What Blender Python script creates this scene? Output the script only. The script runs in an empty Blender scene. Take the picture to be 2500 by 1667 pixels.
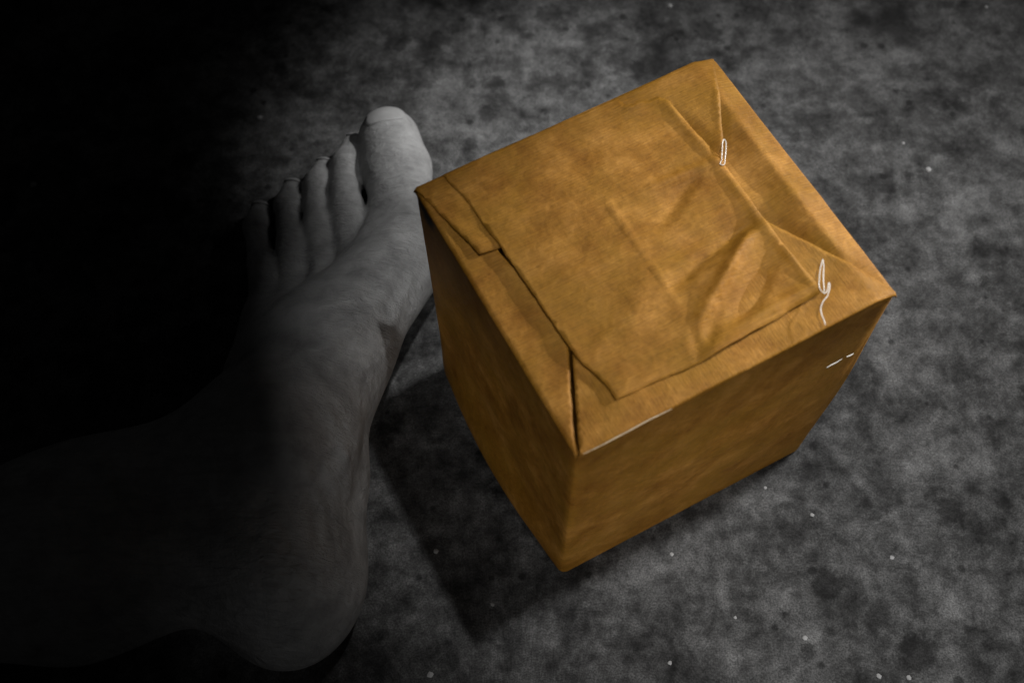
import bpy, bmesh, math, random
import numpy as np
from mathutils import Vector, Matrix, noise
from mathutils.geometry import delaunay_2d_cdt

random.seed(4)
scene = bpy.context.scene
col = scene.collection

# ------------------------------------------------------------------ camera
CAM_H = 0.40                       # metres above the floor
FPX, PITCH, ROLL = 2671.8, 1.1153, -0.0169
W, H = 2500.0, 1667.0
_F = Vector((0, math.cos(PITCH), -math.sin(PITCH)))
_R0 = Vector((1, 0, 0)); _U0 = _R0.cross(_F)
_R = _R0 * math.cos(ROLL) + _U0 * math.sin(ROLL)
_U = _U0 * math.cos(ROLL) - _R0 * math.sin(ROLL)
cam = bpy.data.cameras.new('camera'); cam_o = bpy.data.objects.new('camera', cam)
col.objects.link(cam_o); scene.camera = cam_o
cam.sensor_width = 36; cam.lens = FPX / W * 36
cam.clip_start = 0.01; cam.clip_end = 20
cam_o.matrix_world = Matrix(((_R.x, _U.x, -_F.x, 0), (_R.y, _U.y, -_F.y, 0),
                             (_R.z, _U.z, -_F.z, CAM_H), (0, 0, 0, 1)))
cam.dof.use_dof = True; cam.dof.focus_distance = 0.372; cam.dof.aperture_fstop = 11

def at(px, py, z=0.0):
    d = _F + _R * ((px - W / 2) / FPX) - _U * ((py - H / 2) / FPX)
    t = (z - CAM_H) / d.z
    return Vector((0, 0, CAM_H)) + d * t

# ------------------------------------------------------------------ light
scene.view_settings.view_transform = 'Standard'
scene.view_settings.look = 'None'
scene.view_settings.exposure = 0.0
scene.view_settings.gamma = 1.0
world = bpy.data.worlds.new('World'); scene.world = world; world.use_nodes = True
bg = world.node_tree.nodes['Background']
bg.inputs['Color'].default_value = (1, 1, 1, 1); bg.inputs['Strength'].default_value = 0.005

def spot(name, loc, target, watts, cone, blend, radius, color):
    l = bpy.data.lights.new(name, 'SPOT'); o = bpy.data.objects.new(name, l); col.objects.link(o)
    l.energy = watts; l.spot_size = math.radians(cone); l.spot_blend = blend
    l.shadow_soft_size = radius; l.color = color
    o.location = loc
    o.rotation_euler = (Vector(target) - Vector(loc)).to_track_quat('-Z', 'Y').to_euler()
    return o
def lamp_at(az, el, d):
    az, el = math.radians(az), math.radians(el)
    return Vector((0.0404, 0.1658, 0)) + Vector((math.cos(az) * math.cos(el), math.sin(az) * math.cos(el), math.sin(el))) * d
WARM = (1.0, 0.99, 0.975)
spot('key_lamp', lamp_at(33, 74, 2.052), Vector((0.149, 0.205, 0.128)), 124, 9.6, 0.05, 0.058, WARM)
spot('back_helper_lamp', lamp_at(33, 49.3, 1.125), Vector((-0.004, 0.306, 0.0)), 42, 9.2, 0.95, 0.012, WARM)  # added unseen spot, brightens the big toe and the floor beside it
spot('wide_helper_lamp', lamp_at(31, 41.3, 1.0), Vector((0.148, 0.359, 0.0)), 13, 25.0, 0.95, 0.014, WARM)  # added unseen spot, spreads light over the far floor
spot('raking_helper_lamp', lamp_at(26, 13, 1.5) + Vector((0, 0, 0.11)), Vector((0.060, 0.161, 0.112)), 128, 4.8, 0.25, 0.010, WARM)  # added low spot on the box top to bring out the folds
fill_p = Vector((0.42, -0.42, 0.95))
spot('fill_lamp', fill_p, at(2000, 1080, 0.0), 12, 15, 1.0, 0.04, WARM)
spot('low_fill_lamp', Vector((0.05, -0.62, 0.40)), at(1470, 1150, 0.065), 9.0, 14.0, 1.0, 0.02, WARM)
spot('heel_helper_lamp', Vector((0.34, -0.46, 0.62)), at(880, 1500, 0.02), 0.9, 9.5, 1.0, 0.02, WARM)  # added dim spot that lifts the heel out of the dark

# ------------------------------------------------------------------ helpers
def newmat(name):
    m = bpy.data.materials.new(name); m.use_nodes = True
    nt = m.node_tree; nt.nodes.clear()
    out = nt.nodes.new('ShaderNodeOutputMaterial'); p = nt.nodes.new('ShaderNodeBsdfPrincipled')
    nt.links.new(p.outputs[0], out.inputs[0])
    return m, nt, p
def N(nt, t, **kw):
    n = nt.nodes.new(t)
    for k, v in kw.items():
        if k in n.inputs: n.inputs[k].default_value = v
        else: setattr(n, k, v)
    return n
def ramp(nt, fac, stops):
    r = nt.nodes.new('ShaderNodeValToRGB'); e = r.color_ramp.elements
    while len(e) < len(stops): e.new(0.5)
    for i, (p, c) in enumerate(stops):
        e[i].position = p; e[i].color = (*c, 1) if len(c) == 3 else c
    nt.links.new(fac, r.inputs[0]); return r.outputs[0]
def mix(nt, a, b, fac, mode='MIX'):
    m = nt.nodes.new('ShaderNodeMix'); m.data_type = 'RGBA'; m.blend_type = mode
    for s, v in ((m.inputs[0], fac), (m.inputs[6], a), (m.inputs[7], b)):
        if hasattr(v, 'links'): nt.links.new(v, s)
        else: s.default_value = v if not isinstance(v, tuple) or len(v) == 4 else (*v, 1)
    return m.outputs[2]
def mathn(nt, op, a, b):
    m = nt.nodes.new('ShaderNodeMath'); m.operation = op
    for s, v in ((m.inputs[0], a), (m.inputs[1], b)):
        if hasattr(v, 'links'): nt.links.new(v, s)
        else: s.default_value = v
    return m.outputs[0]
def noise_tex(nt, vec, scale, detail=4, rough=0.55, dist=0.0):
    n = N(nt, 'ShaderNodeTexNoise'); n.inputs['Scale'].default_value = scale
    n.inputs['Detail'].default_value = detail; n.inputs['Roughness'].default_value = rough
    n.inputs['Distortion'].default_value = dist
    nt.links.new(vec, n.inputs['Vector']); return n.outputs['Fac']
def link_mesh(name, verts, faces, mat, parent=None, smooth=True):
    me = bpy.data.meshes.new(name); me.from_pydata([tuple(v) for v in verts], [], faces); me.update()
    if smooth: me.polygons.foreach_set('use_smooth', [True] * len(me.polygons))
    me.materials.append(mat)
    o = bpy.data.objects.new(name, me); col.objects.link(o)
    if parent: o.parent = parent
    return o

# ------------------------------------------------------------------ materials
def concrete():
    m, nt, p = newmat('grey_concrete')
    g = N(nt, 'ShaderNodeNewGeometry').outputs['Position']
    big = noise_tex(nt, g, 22, 4, 0.55)
    mid = noise_tex(nt, g, 75, 5, 0.62, 0.4)
    fine = noise_tex(nt, g, 190, 6, 0.78)
    grain = noise_tex(nt, g, 1500, 2, 0.6)
    v = mathn(nt, 'ADD', mathn(nt, 'MULTIPLY', big, 0.30), mathn(nt, 'MULTIPLY', mid, 0.36))
    v = mathn(nt, 'ADD', v, mathn(nt, 'MULTIPLY', fine, 0.34))
    c = ramp(nt, v, [(0.39, (0.010,) * 3), (0.455, (0.034,) * 3), (0.51, (0.066,) * 3), (0.57, (0.112,) * 3), (0.65, (0.18,) * 3)])
    c = mix(nt, c, ramp(nt, grain, [(0.32, (0.35,) * 3), (0.68, (1.65,) * 3)]), 0.75, 'MULTIPLY')
    # dark pits scattered by cells
    vo = N(nt, 'ShaderNodeTexVoronoi'); vo.inputs['Scale'].default_value = 42; vo.inputs['Randomness'].default_value = 1
    nt.links.new(g, vo.inputs['Vector'])
    wob = mathn(nt, 'ADD', vo.outputs['Distance'], mathn(nt, 'MULTIPLY', mathn(nt, 'SUBTRACT', fine, 0.5), 0.35))
    sep = N(nt, 'ShaderNodeSeparateColor'); nt.links.new(vo.outputs['Color'], sep.inputs[0])
    thr = mathn(nt, 'MULTIPLY', sep.outputs[0], 0.26)
    pit = ramp(nt, mathn(nt, 'SUBTRACT', wob, thr), [(0.0, (0.32,) * 3), (0.09, (1, 1, 1))])
    c = mix(nt, c, pit, 0.8, 'MULTIPLY')
    v2 = N(nt, 'ShaderNodeTexVoronoi'); v2.inputs['Scale'].default_value = 150; nt.links.new(g, v2.inputs['Vector'])
    s2 = N(nt, 'ShaderNodeSeparateColor'); nt.links.new(v2.outputs['Color'], s2.inputs[0])
    t2 = mathn(nt, 'MULTIPLY', mathn(nt, 'SUBTRACT', s2.outputs[1], 0.80), 1.1)
    c = mix(nt, c, ramp(nt, mathn(nt, 'SUBTRACT', v2.outputs['Distance'], t2), [(0.0, (0.25,) * 3), (0.12, (1, 1, 1))]), 0.85, 'MULTIPLY')
    at_ = N(nt, 'ShaderNodeAttribute'); at_.attribute_name = 'stain'
    c = mix(nt, c, at_.outputs['Color'], 1.0, 'MULTIPLY')
    nt.links.new(c, p.inputs['Base Color'])
    p.inputs['Roughness'].default_value = 0.8; p.inputs['Specular IOR Level'].default_value = 0.25
    b = N(nt, 'ShaderNodeBump'); b.inputs['Strength'].default_value = 0.45; b.inputs['Distance'].default_value = 0.0012
    hsum = mathn(nt, 'ADD', fine, mathn(nt, 'MULTIPLY', grain, 0.35))
    nt.links.new(hsum, b.inputs['Height']); nt.links.new(b.outputs[0], p.inputs['Normal'])
    return m
def kraft(name, stretch=(1, 9, 1), axis='Y', gain=0.76):
    m, nt, p = newmat(name)
    tc = N(nt, 'ShaderNodeTexCoord').outputs['Object']
    mp = N(nt, 'ShaderNodeMapping'); mp.inputs['Scale'].default_value = stretch; nt.links.new(tc, mp.inputs[0])
    blot = noise_tex(nt, tc, 70, 7, 0.70, 0.1)
    olive = noise_tex(nt, tc, 48, 5, 0.6, 0.1)
    fib = noise_tex(nt, mp.outputs[0], 260, 4, 0.65)
    fine = noise_tex(nt, tc, 620, 3, 0.65)
    wv = N(nt, 'ShaderNodeTexWave'); wv.wave_type = 'BANDS'; wv.bands_direction = axis
    wv.inputs['Scale'].default_value = 330; wv.inputs['Distortion'].default_value = 0.7; wv.inputs['Detail'].default_value = 2; wv.inputs['Detail Scale'].default_value = 0.25
    nt.links.new(tc, wv.inputs['Vector']); rib = wv.outputs['Fac']
    k = gain
    c = ramp(nt, blot, [(0.33, (0.26 * k, 0.104 * k, 0.010 * k)), (0.5, (0.385 * k, 0.172 * k, 0.024 * k)), (0.67, (0.56 * k, 0.268 * k, 0.054 * k))])
    c = mix(nt, c, (0.34 * k, 0.168 * k, 0.017 * k, 1), ramp(nt, olive, [(0.42, (0, 0, 0)), (0.62, (0.6,) * 3)]))
    c = mix(nt, c, ramp(nt, fib, [(0.28, (0.66,) * 3), (0.72, (1.34,) * 3)]), 0.5, 'MULTIPLY')
    c = mix(nt, c, ramp(nt, fine, [(0.25, (0.75,) * 3), (0.75, (1.25,) * 3)]), 0.6, 'MULTIPLY')
    c = mix(nt, c, ramp(nt, rib, [(0.0, (0.86,) * 3), (1.0, (1.12,) * 3)]), 0.4, 'MULTIPLY')
    sm = N(nt, 'ShaderNodeAttribute'); sm.attribute_name = 'smudge'
    c = mix(nt, c, (0.010, 0.011, 0.013, 1), sm.outputs['Fac'])
    nt.links.new(c, p.inputs['Base Color'])
    p.inputs['Roughness'].default_value = 0.6; p.inputs['Specular IOR Level'].default_value = 0.14
    b = N(nt, 'ShaderNodeBump'); b.inputs['Strength'].default_value = 0.45; b.inputs['Distance'].default_value = 0.0005
    hsum = mathn(nt, 'ADD', mathn(nt, 'ADD', mathn(nt, 'MULTIPLY', fib, 0.8), mathn(nt, 'MULTIPLY', rib, 0.08)), mathn(nt, 'ADD', mathn(nt, 'MULTIPLY', fine, 0.6), mathn(nt, 'MULTIPLY', blot, 1.6)))
    nt.links.new(hsum, b.inputs['Height']); nt.links.new(b.outputs[0], p.inputs['Normal'])
    return m
def plain(name, c, rough=0.5, spec=0.5, sc=300, var=0.15):
    m, nt, p = newmat(name)
    tc = N(nt, 'ShaderNodeTexCoord').outputs['Object']
    f = noise_tex(nt, tc, sc, 3)
    cc = ramp(nt, f, [(0.3, tuple(x * (1 - var) for x in c)), (0.7, tuple(min(1, x * (1 + var)) for x in c))])
    nt.links.new(cc, p.inputs['Base Color'])
    p.inputs['Roughness'].default_value = rough; p.inputs['Specular IOR Level'].default_value = spec
    return m
def skin():
    m, nt, p = newmat('grey_toned_skin')
    g = N(nt, 'ShaderNodeNewGeometry').outputs['Position']
    a = noise_tex(nt, g, 60, 4, 0.55); bb = noise_tex(nt, g, 190, 4, 0.6, 0.5)
    mp = N(nt, 'ShaderNodeMapping'); mp.inputs['Rotation'].default_value = (0, 0, math.radians(-52))
    mp.inputs['Scale'].default_value = (1.0, 4.0, 1.0); nt.links.new(g, mp.inputs[0])
    wr = noise_tex(nt, mp.outputs[0], 130, 4, 0.6, 1.2)
    vo = N(nt, 'ShaderNodeTexVoronoi'); vo.feature = 'DISTANCE_TO_EDGE'; vo.inputs['Scale'].default_value = 900
    nt.links.new(g, vo.inputs['Vector'])
    v = mathn(nt, 'ADD', mathn(nt, 'MULTIPLY', a, 0.6), mathn(nt, 'MULTIPLY', bb, 0.4))
    c = ramp(nt, v, [(0.3, (0.21,) * 3), (0.5, (0.36,) * 3), (0.7, (0.50,) * 3)])
    nt.links.new(c, p.inputs['Base Color'])
    p.inputs['Roughness'].default_value = 0.5; p.inputs['Specular IOR Level'].default_value = 0.4
    b = N(nt, 'ShaderNodeBump'); b.inputs['Strength'].default_value = 0.75; b.inputs['Distance'].default_value = 0.0016
    hsum = mathn(nt, 'ADD', mathn(nt, 'ADD', wr, mathn(nt, 'MULTIPLY', bb, 0.8)), mathn(nt, 'MULTIPLY', vo.outputs['Distance'], 0.25))
    nt.links.new(hsum, b.inputs['Height']); nt.links.new(b.outputs[0], p.inputs['Normal'])
    return m
M_FLOOR, M_SKIN = concrete(), skin()
M_PAPER = kraft('brown_kraft_paper'); M_PAPER_X = kraft('brown_kraft_paper_cross', (9, 1, 1), 'X'); M_PAPER_W = kraft('brown_kraft_paper_wall', (2, 2, 9), 'Z')
M_NAIL = plain('grey_toned_nail', (0.40, 0.40, 0.40), 0.4, 0.5, 200, 0.08)
M_CHIP = plain('pale_stone_chip', (0.34, 0.34, 0.34), 0.7, 0.3)
M_STRAND = plain('white_gloss', (0.93, 0.91, 0.84), 0.25, 0.6, 300, 0.03)  # white gloss for the top strands and the modelled front wall glint
M_WORN = plain('worn_paper_edge', (0.80, 0.66, 0.46), 0.6, 0.3, 500, 0.2)
M_DARK = plain('dark_smudge', (0.012, 0.013, 0.015), 0.8, 0.2)

# ------------------------------------------------------------------ floor
def build_floor():
    x0, x1, y0, y1, st = -0.46, 0.46, -0.12, 0.62, 0.0016
    xs = np.arange(x0, x1 + 1e-9, st); ys = np.arange(y0, y1 + 1e-9, st)
    X, Y = np.meshgrid(xs, ys); Z = np.zeros_like(X); S = np.ones_like(X)
    # dark damp spots and pits: pixel position, radius in px, darkness, depth (mm)
    rg = np.random.default_rng(11)
    extra = [(rg.uniform(600, 2600), rg.uniform(-60, 1750), rg.choice([6, 8, 10, 14, 20, 30]), rg.uniform(.25, .6), 0) for _ in range(150)]
    spots = extra + [(2165, 55, 62, .8, .0), (2100, 45, 36, .8, 0), (2215, 95, 44, .6, 0), (2190, 30, 40, .6, 0), (1155, 2, 34, .8, 0), (1040, 118, 36, .7, 0), (1445, 75, 26, .75, 0),
             (1370, 72, 16, .6, 0), (1325, 270, 13, .75, .3), (1278, 285, 20, .65, 0), (1225, 235, 18, .4, 0), (1600, 150, 55, .5, 0), (1570, 165, 30, .4, 0),
             (2372, 1190, 22, .75, .4), (2455, 1225, 20, .7, .4), (2438, 1273, 16, .6, .3), (2398, 1325, 9, .6, .3), (2265, 1085, 9, .6, .2), (2460, 1398, 10, .6, .3),
             (1917, 1498, 11, .93, .9), (2222, 1562, 22, .55, .2), (2165, 1575, 17, .5, .2), (2410, 1578, 13, .75, .4), (2395, 1630, 30, .55, 0), (2225, 1412, 10, .5, .2),
             (1800, 1500, 42, .35, 0), (2010, 1450, 30, .35, 0), (2085, 1430, 26, .35, 0), (1630, 1650, 30, .3, 0), (2290, 1160, 30, .35, 0), (2090, 1095, 18, .4, 0),
             (2140, 1150, 22, .35, 0), (1740, 1415, 16, .4, 0), (2480, 1050, 18, .4, 0), (2330, 270, 30, .35, 0), (1950, 290, 34, .4, 0), (2060, 400, 40, .35, 0), (2230, 560, 36, .3, 0)]
    for px, py, r, d, dep in spots:
        c = at(px, py); rr = r * 0.000165
        D2 = ((X - c.x) ** 2 + (Y - c.y) ** 2) / rr ** 2
        wob = 1 + 0.35 * np.sin(3 * np.arctan2(Y - c.y, X - c.x) + px) + 0.2 * np.sin(7 * np.arctan2(Y - c.y, X - c.x) + py)
        G = np.exp(-(D2 / np.clip(wob, .4, 2)) ** 1.3)
        S *= 1 - d * G; Z -= dep * 0.001 * G
    rng = np.random.default_rng(3)
    Z += 0.00012 * rng.standard_normal(Z.shape) * 0.5
    V = np.stack([X, Y, Z], -1).reshape(-1, 3)
    ny, nx = X.shape
    i = np.arange(ny * nx).reshape(ny, nx)
    Fq = np.stack([i[:-1, :-1], i[:-1, 1:], i[1:, 1:], i[1:, :-1]], -1).reshape(-1, 4)
    me = bpy.data.meshes.new('floor')
    me.vertices.add(len(V)); me.vertices.foreach_set('co', V.ravel().astype(np.float32))
    me.loops.add(Fq.size); me.loops.foreach_set('vertex_index', Fq.ravel().astype(np.int32))
    me.polygons.add(len(Fq)); me.polygons.foreach_set('loop_start', np.arange(0, Fq.size, 4).astype(np.int32))
    me.update(); me.validate()
    me.polygons.foreach_set('use_smooth', [True] * len(me.polygons))
    ca = me.color_attributes.new('stain', 'FLOAT_COLOR', 'POINT')
    cc = np.ones((len(V), 4), np.float32); cc[:, :3] = S.reshape(-1, 1)
    ca.data.foreach_set('color', cc.ravel())
    me.materials.append(M_FLOOR)
    o = bpy.data.objects.new('floor', me); col.objects.link(o); o['kind'] = 'structure'
    # pale mineral chips set in the concrete
    chips = [(1065, 1345, 8), (1635, 16, 11), (2267, 415, 10), (1965, 1556, 8), (2145, 1649, 8), (2219, 1654, 8), (1050, 1646, 9), (1795, 1507, 5),
             (2408, 18, 8), (82, 452, 12), (1635, 1617, 7), (1202, 1475, 6), (635, 288, 9), (1983, 1256, 6), (2177, 1360, 7), (1640, 1352, 6), (2205, 350, 6), (1868, 1190, 5)]
    for px, py, r in chips:
        rr = r * 0.00013; c = at(px, py); bm = bmesh.new()
        bmesh.ops.create_icosphere(bm, subdivisions=1, radius=rr)
        for v in bm.verts:
            v.co *= random.uniform(.75, 1.25); v.co.z *= 0.45
        me = bpy.data.meshes.new('pale_chip'); bm.to_mesh(me); bm.free(); me.materials.append(M_CHIP)
        q = bpy.data.objects.new('pale_chip', me); col.objects.link(q); q.parent = o; q.location = (c.x, c.y, rr * 0.1)
    return o
build_floor()

# ------------------------------------------------------------------ parcel
BH = 0.3209 * CAM_H
ROT = 0.4736
BC = Vector((0.101 * CAM_H, 0.4144 * CAM_H, 0))
parcel = bpy.data.objects.new('wrapped_parcel', None); col.objects.link(parcel)
parcel.empty_display_size = 0.05
parcel.location = BC; parcel.rotation_euler = (0, 0, ROT)
parcel['label'] = 'brown paper wrapped parcel with folded flaps on top, on the dark floor'
parcel['category'] = 'parcel'
M_W2L = (Matrix.Translation(BC) @ Matrix.Rotation(ROT, 4, 'Z')).inverted()
def loc(px, py, z): return M_W2L @ at(px, py, z)
T_TL, T_TR, T_R, T_B = (1006, 453), (1746, 120), (2204, 703), (1408, 1117)
tops = {k: loc(*v, BH) for k, v in (('L', T_TL), ('K', T_TR), ('R', T_R), ('B', T_B))}       # left, back, right, front corners
bB, bR, bL = loc(1372, 1403, 0), loc(1955, 1096, 0), loc(1082, 902, 0)
bK = bL + (bR - bB)
bots = {'B': bB, 'R': bR, 'L': bL, 'K': bK}
def hexa(u, v, w):
    # u: front corner -> right corner, v: front corner -> left corner, w: floor -> top
    t = tops['B'] * ((1 - u) * (1 - v)) + tops['R'] * (u * (1 - v)) + tops['K'] * (u * v) + tops['L'] * ((1 - u) * v)
    b = bots['B'] * ((1 - u) * (1 - v)) + bots['R'] * (u * (1 - v)) + bots['K'] * (u * v) + bots['L'] * ((1 - u) * v)
    return t * w + b * (1 - w)
def sdist(p, a, b):
    ab = b - a; t = max(0, min(1, (p - a).dot(ab) / ab.length_squared))
    return (p - a - ab * t).length, t
def creases(p, lst):
    z = 0
    for a, b, wd, hh in lst:
        d, t = sdist(p, a, b)
        if d < wd * 3: z += hh * math.exp(-(d / wd) ** 2) * (0.35 + 0.65 * math.sin(math.pi * min(1, max(0, t * 0.9 + 0.05))))
    return z
def sharp(p, lst):
    z = 0
    for a, b, wd, hh in lst:
        d, t = sdist(p, a, b)
        if d < wd: z += hh * (1 - d / wd) ** 1.15 * (0.3 + 0.7 * math.sin(math.pi * min(1, max(0, t * 0.9 + 0.05))))
    return z
# dark smudge on the upper corner of the left wall
def left_hit(px, py):
    a, b, c = hexa(0, 0, 0), hexa(0, 1, 0), hexa(0, .5, 1)
    n = (b - a).cross(c - a).normalized()
    o = M_W2L @ Vector((0, 0, CAM_H)); d = (M_W2L @ at(px, py, 0)) - o
    return o + d * ((a - o).dot(n) / d.dot(n))

# --- body: four walls and floor of the wrap plus the underlay below the flaps
def body():
    co = [0, .004, .012] + [i / 44 for i in range(1, 44)] + [.988, .996, 1]
    ws = sorted(set(co)); verts = []; faces = []; idx = {}
    def vid(u, v, w):
        k = (round(u, 5), round(v, 5), round(w, 5))
        if k not in idx:
            idx[k] = len(verts); verts.append(place(*k))
        return idx[k]
    wall_creases = {
        'f': [((.30, .75), (.52, .15), .05, .0006), ((.62, .9), (.45, .45), .04, -.0006), ((.1, .35), (.5, .28), .05, .0004), ((.75, .55), (.95, .15), .05, -.0006), ((.0, .12), (.6, .10), .05, .0005), ((.6, .70), (.97, .745), .025, .0007)],
        'l': [((.1, .2), (.9, .3), .07, -.0010), ((.1, .8), (.5, .4), .05, .0006)]}
    def place(u, v, w):
        p = hexa(u, v, w)
        inset = 0.00025
        n = noise.noise(Vector((u * 5, v * 5, w * 5))) * 0.0008 + noise.noise(Vector((u * 13, v * 13, w * 13 + 7))) * 0.00018
        ex = math.sin(math.pi * u); ey = math.sin(math.pi * v); ez = math.sin(math.pi * min(1, w * 1.0))
        o = Vector((0, 0, 0))
        if u == 0:                                   # left (dark) wall: pushed in near the top, bulging near the floor
            f = -inset - 0.0014 * ey * math.exp(-((w - .62) / .22) ** 2) + 0.0048 * ey ** .8 * math.exp(-((w - .07) / .10) ** 2) + n * ey * ez
            for (a, b, wd, hh) in wall_creases['l']:
                d, t = sdist(Vector((v, w, 0)), Vector((*a, 0)), Vector((*b, 0))); f += hh * math.exp(-(d / wd) ** 2) * ey * ez
            o += Vector((-1, 0, 0)) * f
        if u == 1:
            o += Vector((1, 0, 0)) * (-inset + 0.0035 * ey * ez + n * ey * ez + 0.0032 * math.exp(-((w - .45) / .3) ** 2) * (0.7 if v == 0 else 1))
        if v == 0:                                   # front wall
            f = -inset + 0.0012 * ex * ez + n * ex * ez
            for (a, b, wd, hh) in wall_creases['f']:
                d, t = sdist(Vector((u, w, 0)), Vector((*a, 0)), Vector((*b, 0))); f += 0.7 * hh * math.exp(-(d / wd) ** 2) * ex * ez
            o += Vector((0, -1, 0)) * f
        if v == 1:
            o += Vector((0, 1, 0)) * (-inset + 0.002 * ex * ez + n * ex * ez)
        p = p + o
        top_z = BH - 0.0016 - 0.0032 * max(0, min(1, (u - .88) / .12))
        if w == 1: p.z = top_z - 0.0030 * max(0, min(1, (min(u, 1 - u, v, 1 - v) - .01) / .04))
        p.z = min(p.z, top_z) if w > .95 else p.z
        # soften the vertical corners
        for cu in (0, 1):
            for cv in (0, 1):
                du, dv = abs(u - cu) * .104, abs(v - cv) * .097
                r = 0.0022
                if du < r and dv < r:
                    c = Vector((r - du, r - dv))
                    m = max(c.x, c.y)
                    if c.length > 1e-9 and c.length > m:
                        sh = m - c.length * m / max(c.length, 1e-9)
                    k = (c.x * c.y) / (r * r) * r * 0.29
                    p.x += (k if cu == 0 else -k); p.y += (k if cv == 0 else -k)
        if w == 0: p.z = 0.0003
        return p
    n = len(ws)
    def quad(fn, flip):
        for i in range(n - 1):
            for j in range(n - 1):
                q = [vid(*fn(ws[i], ws[j])), vid(*fn(ws[i + 1], ws[j])), vid(*fn(ws[i + 1], ws[j + 1])), vid(*fn(ws[i], ws[j + 1]))]
                faces.append(q[::-1] if flip else q)
    quad(lambda a, b: (a, 0, b), False); quad(lambda a, b: (a, 1, b), True)
    quad(lambda a, b: (0, a, b), True); quad(lambda a, b: (1, a, b), False)
    quad(lambda a, b: (a, b, 1), False); quad(lambda a, b: (a, b, 0), True)
    o = link_mesh('paper_wrap', verts, faces, M_PAPER_W, parcel)
    at_ = o.data.attributes.new('smudge', 'FLOAT', 'POINT'); cs = left_hit(1036, 512)
    ups = (tops['L'] - bots['L']).normalized()
    for i, v in enumerate(verts):
        dv = Vector(v) - cs; a = dv.dot(ups); b = math.sqrt(max(0, dv.length_squared - a * a))
        rr = (a / .0085) ** 2 + (b / .0052) ** 2
        at_.data[i].value = max(0, min(1, (1.25 - rr) / .5)) if v.x < tops['L'].x + .006 else 0
    return o
body()
# --- folded flaps on the top
OUT = [tops['B'], tops['R'], tops['K'], tops['L']]
def outer_d(p):
    ds = []
    for i in range(4):
        a, b = OUT[i], OUT[(i + 1) % 4]
        e = Vector((b.x - a.x, b.y - a.y)); nrm = Vector((-e.y, e.x)).normalized()
        ds.append((Vector((p.x - a.x, p.y - a.y))).dot(nrm))
    return ds              # front, right, back, left
MAIN_SOFT = [((1850, 528), (1590, 640), 26, -1.1), ((1835, 575), (1690, 790), 18, 1.5), ((1900, 640), (1760, 820), 30, -1.1), ((1760, 400), (1560, 470), 16, .6),
             ((1680, 430), (1560, 570), 40, -1.0), ((1475, 480), (1640, 730), 10, .16), ((1640, 720), (1700, 900), 14, .3), ((1980, 700), (1790, 800), 14, .9),
             ((1690, 820), (1715, 885), 14, -.5), ((1330, 330), (1420, 470), 12, .14), ((1500, 700), (1400, 900), 30, -.35), ((1250, 560), (1450, 700), 30, .3),
             ((1600, 640), (1540, 800), 34, .6), ((1480, 330), (1380, 420), 30, -.4)]
MAIN_SOFT = [(a, b, w, h * .6) for a, b, w, h in MAIN_SOFT]
MAIN_SHARP = [((1624, 256), (1747, 396), 15, .8), ((1747, 396), (1845, 532), 15, .8), ((1845, 532), (1990, 706), 15, .9),
              ((1850, 534), (1750, 610), 24, -1.5), ((1750, 610), (1640, 700), 26, -1.2), ((1825, 575), (1750, 715), 20, 1.7), ((1750, 715), (1700, 800), 18, 1.0), ((1880, 620), (1800, 790), 34, -1.2), ((1720, 850), (1745, 780), 22, -.7),
              ((1757, 392), (1590, 462), 16, .7), ((1700, 420), (1610, 560), 26, -.7), ((1480, 490), (1560, 610), 8, .36), ((1560, 610), (1650, 740), 7, .28), ((1690, 780), (1705, 890), 10, -.35),
              ((1985, 705), (1800, 800), 16, .6), ((1150, 560), (1330, 520), 10, .14), ((1330, 700), (1480, 640), 12, .16), ((1420, 860), (1560, 760), 14, .18), ((1250, 480), (1290, 400), 10, -.14)]
def mk(lst, z=BH): return [(loc(*a, z).xy.to_3d(), loc(*b, z).xy.to_3d(), w * .000135, h * .0013) for a, b, w, h in lst]
FLAPS = {}
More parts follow.
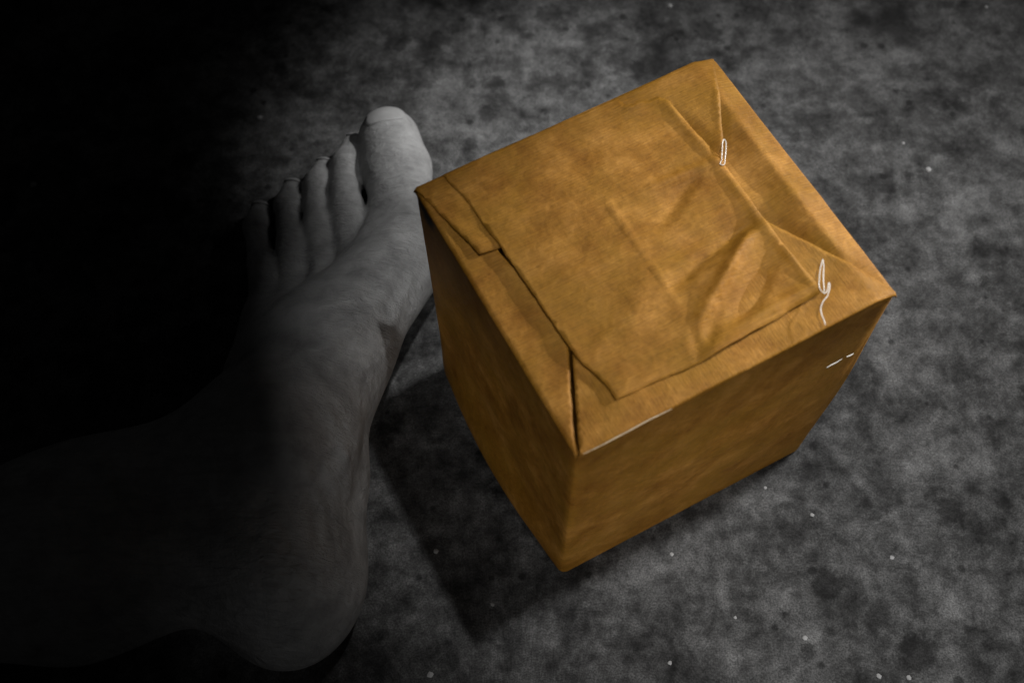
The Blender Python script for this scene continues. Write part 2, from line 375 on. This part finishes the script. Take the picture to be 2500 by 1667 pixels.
def flap(name, poly, layer, soft=(), hard=(), lifts=(), jit=0.00012, label=None, step=0.0011, thick=0.00028, tilt=None):
    pts = [loc(x, y, BH).xy for x, y in poly]
    rnd = random.Random(name)
    bound = []
    for i, a in enumerate(pts):
        b = pts[(i + 1) % len(pts)]; L = (b - a).length; n = max(1, int(L / step))
        on_outer = all(min(outer_d(q.to_3d())) < 0.0004 for q in (a, b))
        for k in range(n):
            q = a.lerp(b, k / n)
            if k and not on_outer:
                nn = Vector((-(b - a).y, (b - a).x)).normalized()
                q = q + nn * (noise.noise(Vector((q.x * 180, q.y * 180, layer))) * jit * 2.2 + rnd.uniform(-jit, jit) * .5)
            bound.append(q)
    nb = len(bound)
    def inside(q):
        c = False; j = nb - 1
        for i in range(nb):
            a, b = bound[i], bound[j]
            if (a.y > q.y) != (b.y > q.y) and q.x < (b.x - a.x) * (q.y - a.y) / (b.y - a.y) + a.x: c = not c
            j = i
        return c
    def bd(q):
        return min(sdist(q, bound[i], bound[(i + 1) % nb])[0] for i in range(nb))
    xs = [p.x for p in bound]; ys = [p.y for p in bound]
    pv = list(bound); edges = [(i, (i + 1) % nb) for i in range(nb)]
    # rows hugging the outer edges of the box for the rounded fold
    for i in range(4):
        a, b = OUT[i].xy, OUT[(i + 1) % 4].xy; e = (b - a); nn = Vector((-e.y, e.x)).normalized(); n = int(e.length / step)
        for off in (.00022, .00055, .0010, .0016):
            for k in range(1, n):
                q = a.lerp(b, k / n) + nn * off
                if inside(q) and bd(q) > .00012: pv.append(q)
    y = min(ys)
    while y < max(ys):
        x = min(xs)
        while x < max(xs):
            q = Vector((x + rnd.uniform(-.1, .1) * step, y + rnd.uniform(-.1, .1) * step))
            if min(outer_d(q.to_3d())) > .0021 and inside(q) and bd(q) > step * .4: pv.append(q)
            x += step
        y += step
    vs, es, fs, *_ = delaunay_2d_cdt(pv, edges, [list(range(nb))], 1, 1e-7)
    S, Hh, Lf = mk(soft), mk(hard), [(loc(x, y, BH).xy, r * .000135, h * .001) for x, y, r, h in lifts]
    verts = []
    for q in vs:
        p = Vector((q.x, q.y, 0)); z = BH + layer * 0.00028 - 0.0009
        z += creases(p, S) + sharp(p, Hh)
        for c, r, h in Lf:
            z += h * math.exp(-((q - c).length / r) ** 2)
        z += noise.noise(Vector((q.x * 60, q.y * 60, layer * 3))) * .00022 + noise.noise(Vector((q.x * 190, q.y * 190, layer * 5))) * .00007
        ds = outer_d(p); r = 0.0009
        zo = BH - r * 1.25 - .0004
        for i, d in enumerate(ds):
            if i == 1 and d < .0085: z -= .34 * (.0085 - max(d, 0)) * min(1, (.0085 - max(d, 0)) / .0015)
            rr = (r, r * 1.2, r * 2.6, r * 1.6)[i]
            if d < rr:
                dd = max(0, d); z -= (rr - math.sqrt(max(0, rr * rr - (rr - dd) ** 2))) * (1, 1, .8, .9)[i]
        if name == 'side_flap' and layer == 0 and ds[1] > .0085: z -= .30 * min(ds[1] - .0085, .0075)
        verts.append((q.x, q.y, z))
    fs = [f if (Vector(vs[f[1]]) - Vector(vs[f[0]])).cross(Vector(vs[f[2]]) - Vector(vs[f[0]])) > 0 else f[::-1] for f in fs]
    o = link_mesh(name, verts, fs, M_PAPER_X if name == 'front_flap' else M_PAPER, parcel)
    sm = o.modifiers.new('thickness', 'SOLIDIFY'); sm.thickness = thick; sm.offset = -1
    if label: o['label'] = label
    FLAPS[name + str(layer)] = o
    return o
flap('side_flap', [T_TR, T_R, (1930, 690), (1815, 560), (1600, 290)], 0, soft=[((1858, 520), (2170, 690), 16, -1.0), ((1790, 480), (1990, 470), 26, .5), ((1765, 300), (1800, 300), 20, .5)],
     label='pale edged flap folded in on the right side')
flap('side_flap', [T_TL, T_B, (1400, 1060), (1388, 852), (1374, 800), (1278, 652), (1240, 636), (1218, 612), (1200, 580), (1130, 530)], 1, soft=[((1180, 640), (1380, 960), 30, -.25)],
     label='narrow flap folded in on the left side')
flap('front_flap', [(1415, 1113), T_R, (1858, 531), (1700, 640), (1440, 800), (1397, 850)], 1.2, soft=[((1440, 1020), (1700, 930), 20, .2), ((1990, 740), (2030, 650), 30, -.4)],
     hard=[((1870, 540), (2170, 700), 8, .25)], label='front flap running under the loose sheet')
flap('back_flap', [T_TL, (1171, 621), (1223, 603), (1330, 560), (1240, 354)], 2, soft=[((1060, 500), (1170, 600), 10, .25)], lifts=[(1175, 610, 40, .35)], label='small square flap at the left corner')
flap('back_flap', [(1400, 286), T_TR, (1758, 250), (1765, 362), (1748, 388), (1700, 420), (1480, 330)], 2, soft=[((1640, 270), (1752, 402), 22, -1.3)], lifts=[(1762, 350, 40, 1.0), (1755, 250, 40, .6)], hard=[((1745, 150), (1762, 360), 12, .4)],
     label='triangular flap at the back corner')
flap('top_sheet', [(1078, 424), (1505, 241), (1512, 248), (1529, 264), (1548, 260), (1556, 250), (1580, 248), (1604, 238), (1634, 250), (1690, 318), (1757, 390), (1800, 450), (1854, 526), (1915, 606), (1985, 690), (2003, 706), (1998, 722), (1960, 742), (1850, 806),
                    (1795, 838), (1712, 886), (1600, 932), (1505, 977), (1480, 940), (1443, 905), (1415, 880), (1393, 852), (1300, 717), (1222, 604), (1140, 492)], 3.2,
     soft=MAIN_SOFT, hard=MAIN_SHARP, lifts=[(1690, 620, 300, 1.1), (1735, 870, 36, .9), (1780, 842, 40, 1.3), (1840, 806, 40, .9), (1850, 525, 36, 1.0), (1640, 255, 40, .5), (1505, 975, 30, .2), (1225, 608, 26, .3), (1390, 850, 30, .2), (1120, 480, 70, -.2), (1590, 935, 70, -.25), (1540, 258, 26, 1.0), (1990, 700, 40, .4)],
     label='large creased loose sheet across the top', jit=.00016)
# --- thin glossy white strands, and the worn front edge
def strand(name, pts, r, mat, label=None, face='top', res=6):
    cu = bpy.data.curves.new(name, 'CURVE'); cu.dimensions = '3D'; cu.bevel_depth = r; cu.bevel_resolution = 3; cu.resolution_u = res
    for line in pts:
        sp = cu.splines.new('POLY'); sp.points.add(len(line) - 1)
        for k, q in enumerate(line):
            sp.points[k].co = (*q, 1); e = min(k, len(line) - 1 - k)
            sp.points[k].radius = 0.45 if e == 0 else (0.8 if e == 1 else 1.0)
    tmp = bpy.data.objects.new(name, cu); col.objects.link(tmp)
    dg = bpy.context.evaluated_depsgraph_get(); me = bpy.data.meshes.new_from_object(tmp.evaluated_get(dg))
    bpy.data.objects.remove(tmp); me.materials.clear(); me.materials.append(mat)
    me.polygons.foreach_set('use_smooth', [True] * len(me.polygons))
    o = bpy.data.objects.new(name, me); col.objects.link(o); o.parent = parcel
    if label: o['label'] = label
    return o
def smoothline(pts, n=4):
    out = []
    P = [Vector(p) for p in pts]
    for i in range(len(P) - 1):
        p0, p1, p2, p3 = P[max(i - 1, 0)], P[i], P[i + 1], P[min(i + 2, len(P) - 1)]
        for k in range(n):
            t = k / n
            out.append(0.5 * ((2 * p1) + (p2 - p0) * t + (2 * p0 - 5 * p1 + 4 * p2 - p3) * t * t + (3 * p1 - p0 - 3 * p2 + p3) * t ** 3))
    out.append(P[-1]); return out
zt = BH + .0016
def topline(pp, dz=0.0): return smoothline([loc(x, y, zt + dz) for x, y in pp])
strand('white_strand', [topline([(1762, 393), (1763, 372), (1764, 350), (1767, 341), (1772, 347), (1772, 368), (1770, 388), (1768, 402), (1758, 401), (1762, 391)])], .00012, M_STRAND, 'short white loop near the back corner')
strand('white_strand', [topline([(2009, 632), (2003, 655), (2000, 680), (2000, 700), (2006, 711), (2014, 716), (2020, 708), (2022, 695), (2024, 690), (2026, 700), (2020, 722), (2010, 735), (2004, 752), (2006, 768), (2012, 782), (2015, 793)]),
                       topline([(2009, 632), (2011, 650), (2010, 672), (2011, 695), (2013, 714)])], .00012, M_STRAND, 'white strand shaped like a fork near the right corner')
def frontpt(u, w, off=.0022): return hexa(u, 0, w) + Vector((0, -off, 0))
# worn front edge
strand('worn_edge', [[loc(x, y, BH - .0005) for x, y in ((1424, 1108), (1460, 1091), (1500, 1070), (1540, 1049), (1580, 1027), (1615, 1010), (1640, 998))]], .00013, M_WORN, 'whitish rubbed front edge')
# crease glint on the front wall, modelled as white strands: find the wall point behind a pixel
def front_hit(px, py):
    a, b, c = hexa(0, 0, 0), hexa(1, 0, 0), hexa(0.5, 0, 1)
    n = (b - a).cross(c - a).normalized()
    o = M_W2L @ Vector((0, 0, CAM_H)); d = (M_W2L @ at(px, py, 0)) - o
    return o + d * ((a - o).dot(n) / d.dot(n)), n
def fline(pp): return [front_hit(x, y)[0] + Vector((0, -0.0022, 0)) for x, y in pp]
strand('white_strand', [fline(((2008, 883), (2022, 875), (2034, 869), (2046, 861))), fline(((2056, 857), (2066, 853), (2073, 849)))], .00017, M_STRAND, 'broken white streak on the front wall')

# ------------------------------------------------------------------ foot and lower leg
def build_person():
    st = 0.0018
    x0, x1, y0, y1, z0, z1 = -0.34, -0.012, 0.035, 0.345, -0.004, 0.112
    xs = np.arange(x0, x1, st, dtype=np.float32); ys = np.arange(y0, y1, st, dtype=np.float32); zs = np.arange(z0, z1, st, dtype=np.float32)
    def V3(px, py, z): return np.array(at(px, py, z), np.float32)
    def cone(P, a, b, ra, rb):
        ab = b - a; L = float(ab @ ab)
        t = np.clip(((P[0] - a[0]) * ab[0] + (P[1] - a[1]) * ab[1] + (P[2] - a[2]) * ab[2]) / L, 0, 1)
        return np.sqrt((P[0] - a[0] - t * ab[0]) ** 2 + (P[1] - a[1] - t * ab[1]) ** 2 + (P[2] - a[2] - t * ab[2]) ** 2) - (ra + (rb - ra) * t)
    def ell(P, c, r, yaw=0.0):
        cs, sn = math.cos(yaw), math.sin(yaw)
        dx, dy, dz = P[0] - c[0], P[1] - c[1], P[2] - c[2]
        ex, ey = dx * cs + dy * sn, -dx * sn + dy * cs
        k0 = np.sqrt((ex / r[0]) ** 2 + (ey / r[1]) ** 2 + (dz / r[2]) ** 2)
        return (k0 - 1) * min(r) * (0.5 + 0.5 * np.minimum(k0, 1.5))
    def smin(a, b, k):
        h = np.maximum(k - np.abs(a - b), 0) / k
        return np.minimum(a, b) - h * h * k * 0.25
    TO = FOOT
    def sdf(P):
        b = None
        for kind, args, k in TO['body']:
            d = cone(P, *args) if kind == 'c' else ell(P, *args)
            b = d if b is None else smin(b, d, k)
        t = None
        for chain in TO['toes']:
            c = None
            for i in range(len(chain) - 1):
                (p, r), (q, s) = chain[i], chain[i + 1]
                d = cone(P, p, q, r, s)
                c = d if c is None else smin(c, d, .0025)
            t = c if t is None else smin(t, c, .0007)
        f = smin(b, t, .005)
        grid = np.ndim(f) == 3
        def region(a, c2, r):
            lo_, hi_ = np.minimum(a, c2) - r, np.maximum(a, c2) + r
            sl = []
            for ax, arr in enumerate((xs, ys, zs)):
                i0, i1 = np.searchsorted(arr, (lo_[ax], hi_[ax])); sl.append(slice(max(i0 - 1, 0), i1 + 1))
            return tuple(sl), (xs[sl[0], None, None], ys[None, sl[1], None], zs[None, None, sl[2]])
        for a, c2, ra, rb, k in TO['ridges']:
            sl, Q = region(a, c2, max(ra, rb) + k + .002) if grid else (Ellipsis, P)
            f[sl] = smin(f[sl], cone(Q, a, c2, ra, rb), k)
        for a, c2, r, k in TO['grooves']:
            sl, Q = region(a, c2, r + k + .002) if grid else (Ellipsis, P)
            d = -cone(Q, a, c2, r, r); g_ = f[sl]
            h = np.maximum(k - np.abs(g_ - d), 0) / k
            f[sl] = np.maximum(g_, d) + h * h * k * .25
        # sole rests on the floor
        fl = -(P[2] - 0.0004)
        h = np.maximum(.004 - np.abs(f - fl), 0) / .004
        return np.maximum(f, fl) + h * h * .004 * .25
    # ---------------- anatomy
    toes = [
        [(V3(985, 610, .024), .0178), (V3(982, 500, .0215), .0130), (V3(968, 415, .0180), .0146), (V3(950, 342, .0150), .0134)],
        [(V3(872, 640, .018), .0092), (V3(848, 510, .0205), .0070), (V3(843, 462, .0185), .0060), (V3(849, 402, .0140), .0070), (V3(864, 360, .0092), .0058)],
        [(V3(800, 685, .015), .0084), (V3(779, 552, .0176), .0066), (V3(773, 508, .0160), .0053), (V3(777, 452, .0120), .0064), (V3(791, 416, .0082), .0052)],
        [(V3(732, 715, .0135), .0082), (V3(713, 592, .0156), .0063), (V3(705, 550, .0142), .0050), (V3(704, 502, .0110), .0060), (V3(714, 466, .0076), .0050)],
        [(V3(660, 760, .012), .0084), (V3(641, 646, .0132), .0060), (V3(632, 602, .0122), .0047), (V3(627, 556, .0100), .0057), (V3(635, 520, .0072), .0048)],
    ]
    body = [
        ('c', (V3(985, 620, .024), V3(820, 845, .048), .0182, .0185), .01),          # first metatarsal to instep
        ('c', (V3(880, 710, .0165), V3(780, 850, .046), .0125, .0195), .010),
        ('c', (V3(798, 750, .0145), V3(735, 870, .041), .0115, .0195), .010),
        ('c', (V3(726, 775, .0125), V3(680, 920, .033), .0108, .0195), .010),
        ('c', (V3(655, 790, .0118), V3(635, 1060, .021), .0112, .0170), .012),       # outer edge
        ('c', (V3(635, 1060, .019), V3(665, 1360, .021), .0170, .0215), .012),
        ('c', (V3(800, 860, .042), V3(705, 1020, .057), .0195, .0235), .014),        # instep up to the ankle
        ('c', (V3(835, 850, .030), V3(775, 1180, .028), .0120, .0150), .014),        # inner edge of the arch
        ('c', (V3(765, 1180, .028), V3(725, 1390, .025), .0165, .0215), .014),
        ('e', (V3(706, 1405, .026), (.0242, .0300, .0260), 0.06), .012),             # heel
        ('e', (V3(690, 1430, .038), (.0195, .0215, .0260), 0.06), .014),
        ('c', (V3(680, 1090, .056), V3(668, 1350, .050), .0205, .0160), .016),       # ankle to tendon
        ('e', (V3(690, 1050, .0745), (.0120, .0150, .0125), .25), .006),             # inner ankle bone
        ('c', (V3(615, 1120, .055), V3(200, 1290, .044), .0240, .0245), .016),       # shin
        ('c', (V3(610, 1350, .050), V3(200, 1420, .046), .0140, .0240), .020),       # tendon behind the leg
    ]
    B = V3(200, 1330, .045)
    body.append(('c', (B, B + np.array([-.20, -.045, -.012], np.float32), .0300, .0280), .02))
    ridges = [(V3(800, 830, .0640), V3(968, 560, .0375), .0034, .0040, .005),           # tendons to the toes
              (V3(770, 880, .0600), V3(862, 600, .0240), .0042, .0032, .005),
              (V3(740, 900, .0560), V3(786, 640, .0205), .0042, .0030, .005),
              (V3(700, 930, .0500), V3(720, 680, .0180), .0042, .0030, .005)]
    FOOT.update(body=body, toes=toes, ridges=ridges, grooves=[])
    def surf(px, py):
        p = at(px, py, .14); d = (at(px, py, 0) - p).normalized()
        for _ in range(80):
            v = float(sdf((np.array([p.x]), np.array([p.y]), np.array([p.z])))[0])
            if v < .00005: break
            p = p + d * max(v * .7, .0001)
        return np.array(p, np.float32)
    def trail(line):
        S_ = [surf(*q) for q in line]
        return list(zip(S_[:-1], S_[1:]))
    veins = [[(965, 640), (935, 715), (885, 780), (842, 815)], [(890, 640), (862, 720), (850, 800), (800, 850)], [(1000, 690), (965, 755), (945, 830)],
             [(760, 950), (805, 1020), (838, 1110), (850, 1200)], [(800, 700), (790, 780), (800, 850)]]
    folds = [[(600, 1390), (640, 1340), (690, 1285)], [(625, 1420), (672, 1372), (722, 1310)], [(580, 1350), (630, 1290), (662, 1245)], [(650, 1445), (700, 1402), (742, 1350)],
             [(600, 1260), (650, 1215), (690, 1190)], [(770, 1140), (803, 1205), (812, 1290)], [(740, 1160), (770, 1230), (775, 1310)], [(560, 1070), (630, 1030), (690, 1015)],
             [(570, 1120), (620, 1095), (655, 1090)], [(700, 880), (760, 905), (820, 925)], [(640, 910), (700, 940), (760, 955)], [(680, 1470), (730, 1430), (770, 1380)],
             [(948, 400), (985, 402), (1015, 415)], [(950, 412), (985, 414), (1012, 426)], [(838, 480), (856, 484), (872, 482)], [(768, 520), (782, 524), (794, 522)]]
    tv = [t for l in veins for t in trail(l)]; tf = [t for l in folds for t in trail(l)]
    for a, b in tv:
        o_ = np.array([0, 0, .0006], np.float32)
        ridges.append((a - o_, b - o_, .0013, .0013, .0022))
    grooves = [(a, b, .0005, .0022) for a, b in tf]
    FOOT.update(body=body, toes=toes, ridges=ridges, grooves=grooves)
    P = (xs[:, None, None], ys[None, :, None], zs[None, None, :])
    f = sdf(P).astype(np.float32)
    # ---------------- surface nets
    s = f < 0
    nx, ny, nz = f.shape
    cnt = np.zeros((nx - 1, ny - 1, nz - 1), np.int8)
    for dx in (0, 1):
        for dy in (0, 1):
            for dz in (0, 1):
                cnt += s[dx:nx - 1 + dx, dy:ny - 1 + dy, dz:nz - 1 + dz]
    act = np.argwhere((cnt > 0) & (cnt < 8))
    vid = np.full(cnt.shape, -1, np.int64); vid[tuple(act.T)] = np.arange(len(act))
    acc = np.zeros((len(act), 3)); num = np.zeros(len(act))
    cor = [(a, b, c) for a in (0, 1) for b in (0, 1) for c in (0, 1)]
    for c in cor:
        for ax in range(3):
            if c[ax]: continue
            e = list(c); e[ax] = 1
            fa = f[act[:, 0] + c[0], act[:, 1] + c[1], act[:, 2] + c[2]]; fb = f[act[:, 0] + e[0], act[:, 1] + e[1], act[:, 2] + e[2]]
            m = (fa < 0) != (fb < 0); t = np.where(m, fa / np.where(m, fa - fb, 1), 0)
            q = np.tile(np.array(c, float), (len(act), 1)); q[:, ax] = t
            acc[m] += q[m]; num[m] += 1
    V = (act + acc / num[:, None]) * st + np.array([x0, y0, z0])
    faces = []
    for ax in range(3):
        u, w = (ax + 1) % 3, (ax + 2) % 3
        sl0 = [slice(None)] * 3; sl1 = [slice(None)] * 3; sl0[ax] = slice(0, -1); sl1[ax] = slice(1, None)
        ch = np.argwhere(s[tuple(sl0)] != s[tuple(sl1)])
        ch = ch[(ch[:, u] > 0) & (ch[:, w] > 0)]
        dims = cnt.shape
        ch = ch[(ch[:, u] < dims[u]) & (ch[:, w] < dims[w])]
        def cell(du, dw):
            q = ch.copy(); q[:, u] -= du; q[:, w] -= dw; return vid[tuple(q.T)]
        quad = np.stack([cell(1, 1), cell(0, 1), cell(0, 0), cell(1, 0)], 1)
        flip = ~s[tuple(ch.T)]
        quad[flip] = quad[flip][:, ::-1]
        quad = quad[(quad >= 0).all(1)]
        faces.append(quad)
    faces = np.concatenate(faces)
    o = link_mesh('person', V, faces.tolist(), M_SKIN)
    sm = o.modifiers.new('relax', 'SMOOTH'); sm.factor = .5; sm.iterations = 3
    o['label'] = 'bare left foot and lower leg lying in shadow beside the parcel'
    o['category'] = 'person'
    # ---------------- nails: curved plates lying on the toes
    def sd1(p): return float(sdf((np.array([p.x]), np.array([p.y]), np.array([p.z])))[0])
    for k, chain in enumerate(toes):
        tip = Vector(chain[-1][0]); pre = Vector(chain[-2][0]); ax = (tip - pre).normalized()
        side = ax.cross(Vector((0, 0, 1))).normalized(); up = side.cross(ax).normalized()
        wd, ln = (.0086, .0112) if k == 0 else (.0038, .0054)
        off = .0040 if k == 0 else .0032
        c = tip + ax * off
        if k: up = (up + ax * .55).normalized(); ax2 = side.cross(up) * -1; ax2 = ax2 if ax2.dot(ax) > 0 else -ax2
        else: up = (up + ax * .15).normalized(); ax2 = side.cross(up) * -1; ax2 = ax2 if ax2.dot(ax) > 0 else -ax2
        n = 12; vs = []; fs = []; base = []; bs = []
        for i in range(n + 1):
            for j in range(n + 1):
                a, b = i / n * 2 - 1, j / n * 2 - 1
                x = a * math.sqrt(max(0, 1 - b * b * .42)); y = b * math.sqrt(max(0, 1 - a * a * .42))
                base.append(c + side * (x * wd) + ax2 * ((y - .55) * ln * .5) + up * .02); bs.append(b)
        Q = np.array([tuple(p) for p in base]); u_ = np.array(tuple(up)); dep = np.zeros(len(Q))
        for _ in range(60):
            R_ = Q - u_ * dep[:, None]
            dd = sdf((R_[:, 0].copy(), R_[:, 1].copy(), R_[:, 2].copy()))
            dep = np.where((dd > .00015) & (dep < .032), dep + np.maximum(dd * .8, .00005), dep)
        for p, b, e in zip(base, bs, dep): vs.append(p - up * float(e) + up * (.00012 + (.0003 * max(0, b) ** 3)))
        for i in range(n):
            for j in range(n):
                q = [i * (n + 1) + j, (i + 1) * (n + 1) + j, (i + 1) * (n + 1) + j + 1, i * (n + 1) + j + 1]
                fs.append(q)
        nm = link_mesh('toenail', vs, fs, M_NAIL, o)
        so = nm.modifiers.new('thickness', 'SOLIDIFY'); so.thickness = .0006; so.offset = 0
    return o
FOOT = {}
build_person()
